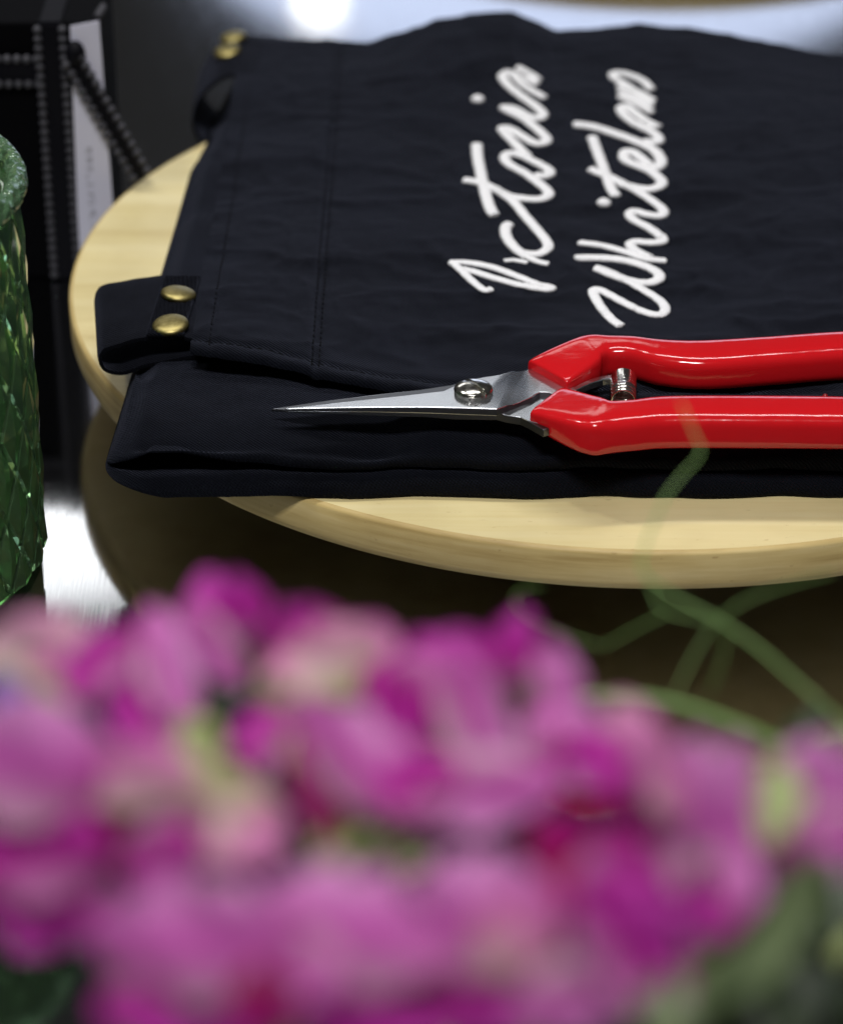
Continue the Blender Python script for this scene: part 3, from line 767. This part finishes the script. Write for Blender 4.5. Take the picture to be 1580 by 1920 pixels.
# rim: a thick granular lip
V, F = [], []; NS, NR = 300, 26
for i in range(NS):
    a = 2 * math.pi * i / NS
    for k in range(NR):
        t = 2 * math.pi * k / NR
        r = VR + 0.0002 + 0.0026 * math.cos(t); z = VH - 0.0012 + 0.0031 * math.sin(t)
        p = Vector((VC.x + r * math.cos(a), VC.y + r * math.sin(a), z))
        g = noise.noise(p * 900) * 0.00035 + noise.noise(p * 420) * 0.0003
        V.append(p + Vector((math.cos(a) * math.cos(t), math.sin(a) * math.cos(t), math.sin(t))) * g)
for i in range(NS):
    for k in range(NR): F.append((i * NR + k, ((i + 1) % NS) * NR + k, ((i + 1) % NS) * NR + (k + 1) % NR, i * NR + (k + 1) % NR))
part('rim', V, F, GLASSR, vz)

# ------------------------------------------------------------------ black gift box with picot ribbon and tag
BY = 0.0716; BH = aty(100, 42, BY).z
bxr = aty(209, 420, BY).x
gb = thing('gift_box', 'black gift box tied with black picot-edged ribbon beside the wooden stand', 'box', (bxr - 0.07, BY + 0.02, 0))
V, F = box((bxr - 0.07, BY + 0.02, 0), 0.14, 0.04, BH); o = part('box_body', V, F, BOXM, gb); bevel(o, 0.0008)
def ribbon(p0, p1, half, side, name, gap, step=0.0031, skip=0.0):
    """flat ribbon from p0 to p1 with a row of picot loops along either edge"""
    p0, p1, side = Vector(p0), Vector(p1), Vector(side).normalized()
    nn = (p1 - p0).normalized().cross(side).normalized()
    if nn.y > 0: nn = -nn
    V = []
    for d in (0, 1):
        for p in (p0, p1):
            for s in (-1, 1): V.append(p + side * half * s + nn * (gap if d else 0.0))
    F = [(0, 1, 3, 2), (4, 6, 7, 5), (0, 4, 5, 1), (2, 3, 7, 6), (0, 2, 6, 4), (1, 5, 7, 3)]
    r = part(name, V, F, RIB, gb, smooth=False)
    L = (p1 - p0).length; k = int(L / step); base = wloc(r)
    for s in (-1, 1):
        for i in range(k):
            c = lerp(p0, p1, (i + 0.5) / k) + side * (half + 0.0006) * s + nn * gap
            o = bpy.data.objects.new('picot_loop', PICOT); COL.objects.link(o); o.parent = r; o.location = c - base
    return r
V, F = lathe([(0, 0.00165), (0.0009, 0.0014), (0.0015, 0.0007), (0.0017, 0), (0.0015, -0.0007), (0.0009, -0.0014), (0, -0.00165)], 12, (0, 0, 0))
PICOT = bpy.data.meshes.new('picot_loop'); PICOT.from_pydata([tuple(v_ * 0.86) for v_ in V], [], F); PICOT.materials.append(PIC)
for p in PICOT.polygons: p.use_smooth = True
yr = BY - 0.0013
a, b_ = aty(104, 44, yr), aty(116, 516, yr); xm = (a.x + b_.x) / 2
hw = (aty(124, 250, yr).x - aty(85, 250, yr).x) / 2
ribbon((xm, yr, BH), (xm, yr, 0.0005), hw, (1, 0, 0), 'ribbon', 0.0010)
zr0, zr1 = aty(20, 113, yr).z, aty(20, 153, yr).z
ribbon((xm - hw, yr, (zr0 + zr1) / 2), (bxr - 0.14, yr, (zr0 + zr1) / 2), (zr0 - zr1) / 2, (0, 0, 1), 'ribbon', 0.0006)
V, F = box((xm, BY + 0.02, BH - 0.0001), hw * 2, 0.042, 0.0008); part('ribbon', V, F, RIB, gb, smooth=False)
# tag hanging against the box front
yt = BY - 0.0042
tp_ = [(132, 50), (186, 40), (213, 400), (220, 500), (152, 500), (146, 400)]
q = [aty(x, y, yt) for x, y in tp_]
V = q + [p + Vector((0, 0.0006, 0)) for p in q]; k = len(q)
F = [tuple(range(k)), tuple(range(2 * k - 1, k - 1, -1))] + [(i, (i + 1) % k, k + (i + 1) % k, k + i) for i in range(k)]
tg = part('paper_tag', V, F, TAG, None, smooth=False, origin=(aty(178, 300, yt).x, yt, 0.0))
tag(tg, 'white paper tag hanging on the ribbon of the black box', 'tag')
# ribbon tail and knot over the tag
yk = yt - 0.0012
ribbon(aty(134, 104, yk), aty(268, 332, yk - 0.002), hw * 0.62, (0.86, 0, 0.5), 'ribbon_tail', 0.0009)
kn = aty(142, 100, yk)
V, F = [], []
for i in range(9):
    t = math.pi * i / 8
    for j in range(14):
        a = 2 * math.pi * j / 14
        V.append(kn + Vector((0.0032 * math.sin(t) * math.cos(a), 0.0028 * math.sin(t) * math.sin(a), 0.0042 * math.cos(t))))
F = [(i * 14 + j, i * 14 + (j + 1) % 14, (i + 1) * 14 + (j + 1) % 14, (i + 1) * 14 + j) for i in range(8) for j in range(14)]
part('ribbon_knot', V, F, RIB, gb)
for i in range(3):
    o = bpy.data.objects.new('picot_loop', PICOT); COL.objects.link(o); o.parent = gb; o.location = Vector((aty(184, 20, BY + 0.002).x + 0.0004 * i, BY + 0.003 + 0.0032 * i, BH + 0.0014)) - wloc(gb)

# ------------------------------------------------------------------ sweet peas in the foreground
JC = Vector((-0.068, -0.555, 0.0))
V, F = lathe([(0, 0), (0.034, 0), (0.040, 0.004), (0.043, 0.030), (0.036, 0.075), (0.029, 0.100), (0.031, 0.108), (0.0285, 0.108), (0.027, 0.100), (0.034, 0.075), (0.040, 0.03), (0.034, 0.006), (0, 0.006)], 48, JC)
jar = part('flower_jar', V, F, JAR, None, origin=JC); tag(jar, 'small dark glazed jar holding the sweet pea stems', 'jar')

def petal(c, axis, nrm, ln, wd, cup, ruf, seed, heart=0.0, spread=1.0):
    """rounded petal growing from c along axis, facing nrm"""
    axis = Vector(axis).normalized(); nrm = Vector(nrm); nrm = (nrm - axis * nrm.dot(axis)).normalized(); sd = axis.cross(nrm)
    V, A = [], []; NU, NVv = 11, 13
    for i in range(NU):
        t = i / (NU - 1)
        half = wd * (math.sin(math.pi * min(1, (t * 0.80 + 0.045)) ** 0.85)) ** 0.75
        for j in range(NVv):
            s = 2 * j / (NVv - 1) - 1
            tt = t * (1 - 0.16 * s * s * t) - heart * 0.14 * math.exp(-(s / 0.25) ** 2) * t ** 4
            rr = ruf * (0.35 + t) * (math.sin(s * 5.2 + seed * 1.7) * 0.5 * abs(s) + math.sin(t * 5 + seed + s * 3) * 0.35) * ln * 0.18
            h = cup * ln * (-(s * s) * 0.32 - t * t * 0.30 * (1 if cup > 0 else 1)) + rr
            V.append(c + axis * (tt * ln) + sd * (s * half) + nrm * h); A.append(t)
    return V, grid_faces(NU, NVv), A
def put_petal(name, args, matn, parent):
    V, F, A = petal(*args)
    o = part(name, V, F, PM[matn], parent)
    at_ = o.data.attributes.new('along', 'FLOAT', 'POINT'); at_.data.foreach_set('value', A)
    return o
def calyx(c, axis, r, ln, parent):
    axis = Vector(axis).normalized(); a = Vector((0, 0, 1)) if abs(axis.z) < 0.9 else Vector((1, 0, 0)); s = axis.cross(a).normalized(); u = s.cross(axis)
    V, F = [], []; N = 20
    for i, (t, rr) in enumerate([(0, 0.25), (0.2, 0.7), (0.5, 1.0), (0.8, 1.0), (1.0, 1.12)]):
        for k in range(N):
            an = 2 * math.pi * k / N; tt = t + (0.32 * max(0, math.cos(an * 5)) if i == 4 else 0)
            V.append(c + axis * ((tt - 1) * ln) + (s * math.cos(an) + u * math.sin(an)) * r * rr)
    F = [(i * N + k, i * N + (k + 1) % N, (i + 1) * N + (k + 1) % N, (i + 1) * N + k) for i in range(4) for k in range(N)] + [tuple(range(N - 1, -1, -1))]
    return part('calyx', V, F, GREEN, parent)
RT = Vector((1, 0, 0)); TOC = -FW; KD = 0.745
def dist_at(y): return 0.386 - (y - 1150) / 770.0 * 0.088
def bloom(parent, petals, seed, lift):
    """petals: picture position, half width, half length, tip direction, colour; measured in the photograph's pixels
       and laid out at the flower's own distance, each cupped and turned a little differently"""
    rnd = random.Random(seed)
    bases, made = [], []
    d0 = dist_at(sum(p[1] for p in petals) / len(petals)) - lift
    for k, (px, py, hw, hl, ang, colour) in enumerate(petals):
        d = d0 - 0.0028 * k
        sc_ = d / FPX
        ax = (RT * math.cos(R(ang)) + UP * math.sin(R(ang))).normalized()
        tilt = Vector() if colour == 'crimson' else RT * rnd.uniform(-.55, .55) + UP * rnd.uniform(-.1, .75)
        nrm = (TOC + tilt).normalized()
        ax = (ax + TOC * rnd.uniform(-0.1, 0.35)).normalized()
        c = atd(px, py, d)
        base = c - ax * (hl * sc_ * 1.2) - UP * (14 * sc_)
        bases.append(base)
        made.append((base, ax, nrm, 2.3 * hl * sc_, 1.42 * hw * sc_, rnd.choice((0.30, 0.42, -0.30, 0.5)), rnd.uniform(0.9, 1.7), seed + k, rnd.choice((0.0, 0.8, 1.2)), colour))
    cen = sum(bases, Vector()) / len(bases) + FW * 0.007
    k = calyx(cen, TOC, 0.0030, 0.0085, parent)
    for q, m_ in enumerate(made):
        put_petal('standard_petal' if q == 0 else 'wing_petal' if q < 3 else 'keel_petal', m_[:9], m_[9], k)
    return cen + FW * 0.0085
STEMS = [
 ('sweet pea stem with a cream bloom, a dark magenta one and a small violet one', [
   [(50, 1200, 85, 62, 100, 'cream'), (100, 1250, 45, 50, 60, 'pink')],
   [(255, 1295, 115, 58, 200, 'magenta'), (185, 1222, 62, 48, 140, 'magenta'), (310, 1238, 100, 48, 25, 'mauve')],
   [(12, 1290, 40, 40, 90, 'violet'), (20, 1345, 50, 36, 200, 'violet')]]),
 ('sweet pea stem with a pale pink bloom and one round magenta petal standing above', [
   [(430, 1128, 62, 66, 88, 'magenta'), (395, 1205, 70, 42, 215, 'mauve')],
   [(690, 1225, 92, 72, 70, 'pink'), (560, 1160, 58, 52, 100, 'magenta'), (600, 1222, 86, 74, 110, 'cream'), (540, 1275, 62, 40, 200, 'pink')]]),
 ('sweet pea stem with a broad bright magenta bloom and a narrow upright petal', [
   [(830, 1238, 112, 66, 95, 'magenta'), (957, 1200, 36, 66, 72, 'magenta'), (770, 1310, 64, 80, 240, 'magenta'), (900, 1345, 112, 62, 20, 'mauve')],
   [(1050, 1278, 68, 42, 10, 'mauve'), (1062, 1368, 74, 66, 40, 'mauve'), (1050, 1405, 50, 48, 300, 'magenta')]]),
 ('sweet pea stem with ruffled magenta blooms around a yellow-green bud', [
   [(600, 1490, 95, 42, 200, 'crimson'), (480, 1375, 78, 46, 150, 'magenta'), (670, 1405, 128, 78, 60, 'mauve')],
   [(850, 1475, 145, 72, 270, 'mauve'), (790, 1440, 60, 60, 120, 'magenta')],
   [(400, 1530, 92, 84, 260, 'cream'), (480, 1540, 60, 66, 320, 'pink')]]),
 ('sweet pea stem with mauve blooms and deep crimson petals before the green vase', [
   [(60, 1690, 125, 82, 265, 'magenta'), (50, 1570, 110, 95, 100, 'magenta'), (45, 1410, 108, 112, 85, 'mauve')],
   [(180, 1545, 62, 66, 250, 'crimson'), (300, 1600, 60, 64, 300, 'magenta'), (228, 1432, 102, 62, 95, 'pink')]]),
 ('sweet pea stem with two broad dusky pink blooms over the jar', [
   [(370, 1880, 145, 78, 270, 'magenta'), (340, 1745, 150, 112, 95, 'mauve'), (500, 1870, 46, 66, 280, 'crimson')],
   [(680, 1880, 155, 70, 270, 'magenta'), (655, 1715, 148, 112, 85, 'mauve'), (570, 1800, 60, 60, 240, 'mauve')]]),
 ('sweet pea stem with dusky mauve blooms beside dark crimson petals', [
   [(910, 1860, 125, 82, 265, 'magenta'), (890, 1695, 108, 112, 95, 'mauve'), (965, 1735, 60, 78, 60, 'pink')],
   [(1105, 1590, 84, 70, 80, 'crimson'), (1080, 1690, 70, 62, 250, 'crimson'), (1150, 1640, 52, 66, 320, 'magenta')],
   [(1110, 1860, 125, 72, 280, 'mauve'), (1190, 1745, 100, 84, 40, 'magenta')]]),
 ('sweet pea stem with a tall mauve bloom beside the curling tendrils', [
   [(1235, 1645, 84, 66, 260, 'magenta'), (1310, 1510, 92, 138, 78, 'mauve'), (1222, 1410, 92, 50, 30, 'pink'), (1145, 1420, 52, 56, 200, 'magenta')],
   [(1390, 1645, 72, 42, 15, 'mauve'), (1330, 1690, 60, 50, 220, 'magenta')],
   [(1545, 1470, 84, 104, 75, 'mauve'), (1475, 1590, 46, 52, 240, 'magenta'), (1590, 1560, 60, 60, 280, 'mauve')]]),
]
for si, (label, blooms) in enumerate(STEMS):
    root = JC + Vector((0.012 * math.cos(si * 0.8), 0.012 * math.sin(si * 0.8), 0.0065))
    t = thing('sweet_pea_flower', label, 'flower', tuple(root), 'sweet peas standing in the jar')
    ends = [bloom(t, b_, si * 17 + q * 5 + 3, 0.002 * (q % 2)) for q, b_ in enumerate(blooms)]
    cen = sum(ends, Vector()) / len(ends) - UP * 0.010 + FW * 0.012
    mouth = JC + Vector((0.02 * math.cos(si * 0.8), 0.02 * math.sin(si * 0.8), 0.112))
    pl = cr([tuple(root), tuple(mouth), tuple(lerp(mouth, cen, 0.55) - Vector((0, 0, 0.002))), tuple(cen)], 8)
    V, F = tube(pl, 0.0013, 8)
    for e in ends:
        q = cr([tuple(cen - (cen - mouth) * 0.15), tuple(lerp(cen, e, 0.55) - UP * 0.003), tuple(e)], 6)
        v_, f_ = tube(q, 0.0008, 7); F += [tuple(a + len(V) for a in f) for f in f_]; V += v_
    part('stem', V, F, GREEN, t)

# leafy vine with tendrils at the right
def leaf(c, tip, w, nrm, parent, m_):
    c, tip = Vector(c), Vector(tip); ax = tip - c; L = ax.length; ax.normalize(); nrm = Vector(nrm); nrm = (nrm - ax * nrm.dot(ax)).normalized(); s = ax.cross(nrm)
    V = []
    for i in range(13):
        t = i / 12; h = w * max(0.02, math.sin(math.pi * t ** 0.85)) ** 0.9
        for j in range(7):
            u = j / 3 - 1; V.append(c + ax * (L * t) + s * (u * h) + nrm * (abs(u) * h * 0.35 - t * t * L * 0.12 + 0.0008 * math.sin(t * 9 + u * 3)))
    return part('leaf', V, grid_faces(13, 7), m_, parent)
vroot = JC + Vector((0.004, -0.006, 0.0065))
vn = thing('sweet_pea_vine', 'green sweet pea vine with curling tendrils reaching over the wooden stand', 'vine', tuple(vroot))
node = atd(1600, 1372, .460)
pl = cr([tuple(vroot), tuple(JC + Vector((0.022, 0.0, 0.110))), tuple(atd(1480, 1980, .36)), tuple(atd(1640, 1640, .43)), tuple(node)], 10)
V, F = tube(pl, 0.0014, 8); part('stem', V, F, GREEN, vn)
def tend(pp, r0, r1, name='tendril'):
    q = cr([tuple(atd(px, py, d * 0.92)) for px, py, d in pp], 8)
    V, F = tube(q, [0.26 * lerp(r0, r1, i / (len(q) - 1)) for i in range(len(q))], 7); part(name, V, F, TENDRIL, vn)
tend([(1600, 1372, 0.5000), (1500, 1285, 0.5048), (1420, 1215, 0.5108), (1340, 1160, 0.5180), (1262, 1118, 0.5240), (1205, 1072, 0.5300), (1207, 1030, 0.5348), (1243, 940, 0.5420), (1275, 895, 0.5450), (1312, 850, 0.5480), (1300, 810, 0.5510), (1276, 755, 0.5540)], 0.0013, 0.0007)
tend([(1210, 1075, 0.5300), (1232, 1135, 0.5282), (1245, 1150, 0.5270), (1190, 1180, 0.5300), (1128, 1214, 0.5330)], 0.0009, 0.0006)
tend([(1245, 1148, 0.5270), (1300, 1160, 0.5228), (1345, 1165, 0.5180)], 0.0008, 0.0008)
tend([(1125, 1213, 0.5330), (1060, 1190, 0.5390), (995, 1160, 0.5420), (965, 1130, 0.5450), (975, 1108, 0.5480), (1015, 1100, 0.5510)], 0.00055, 0.0005)
tend([(1345, 1163, 0.5180), (1400, 1125, 0.5240), (1480, 1096, 0.5300), (1560, 1075, 0.5360)], 0.0007, 0.0005)
tend([(1340, 1165, 0.5180), (1300, 1230, 0.5150), (1265, 1300, 0.5120)], 0.0007, 0.0005)
tend([(1365, 1185, 0.5150), (1352, 1240, 0.5150), (1330, 1300, 0.5150)], 0.0006, 0.0004)
tend([(1600, 1372, 0.5000), (1480, 1395, 0.4928), (1400, 1368, 0.4910), (1300, 1330, 0.4910), (1200, 1308, 0.4910), (1120, 1305, 0.4910), (1060, 1310, 0.4898)], 0.0036, 0.0022)
for a, b_, w, nn, m_ in [
    ((1560, 1600, .352), (1290, 1930, .318), 0.0044, TOC + RT * .4, LEAF), ((1470, 1420, .352), (1440, 1580, .342), 0.0034, TOC, GREEN),
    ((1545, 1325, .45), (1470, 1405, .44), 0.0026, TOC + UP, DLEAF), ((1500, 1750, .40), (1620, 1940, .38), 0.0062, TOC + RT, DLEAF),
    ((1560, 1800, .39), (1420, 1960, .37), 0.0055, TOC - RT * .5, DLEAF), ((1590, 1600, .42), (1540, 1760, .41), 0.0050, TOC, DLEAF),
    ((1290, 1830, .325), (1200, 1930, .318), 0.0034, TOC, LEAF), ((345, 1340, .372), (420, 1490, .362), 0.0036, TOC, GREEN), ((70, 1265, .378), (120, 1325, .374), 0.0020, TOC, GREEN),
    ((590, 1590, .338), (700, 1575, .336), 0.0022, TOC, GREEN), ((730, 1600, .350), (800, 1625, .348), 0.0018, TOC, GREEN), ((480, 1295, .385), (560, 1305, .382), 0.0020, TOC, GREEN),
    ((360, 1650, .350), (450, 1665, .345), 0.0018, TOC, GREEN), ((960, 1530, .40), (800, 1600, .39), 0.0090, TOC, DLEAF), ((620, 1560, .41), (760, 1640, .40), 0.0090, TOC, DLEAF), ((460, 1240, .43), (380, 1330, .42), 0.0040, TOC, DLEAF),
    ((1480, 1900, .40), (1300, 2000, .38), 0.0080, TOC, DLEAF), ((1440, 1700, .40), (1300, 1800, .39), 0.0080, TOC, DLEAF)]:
    leaf(atd(a[0], a[1], a[2] * 0.948), atd(b_[0], b_[1], b_[2] * 0.948), w * 0.92, nn, vn, m_)
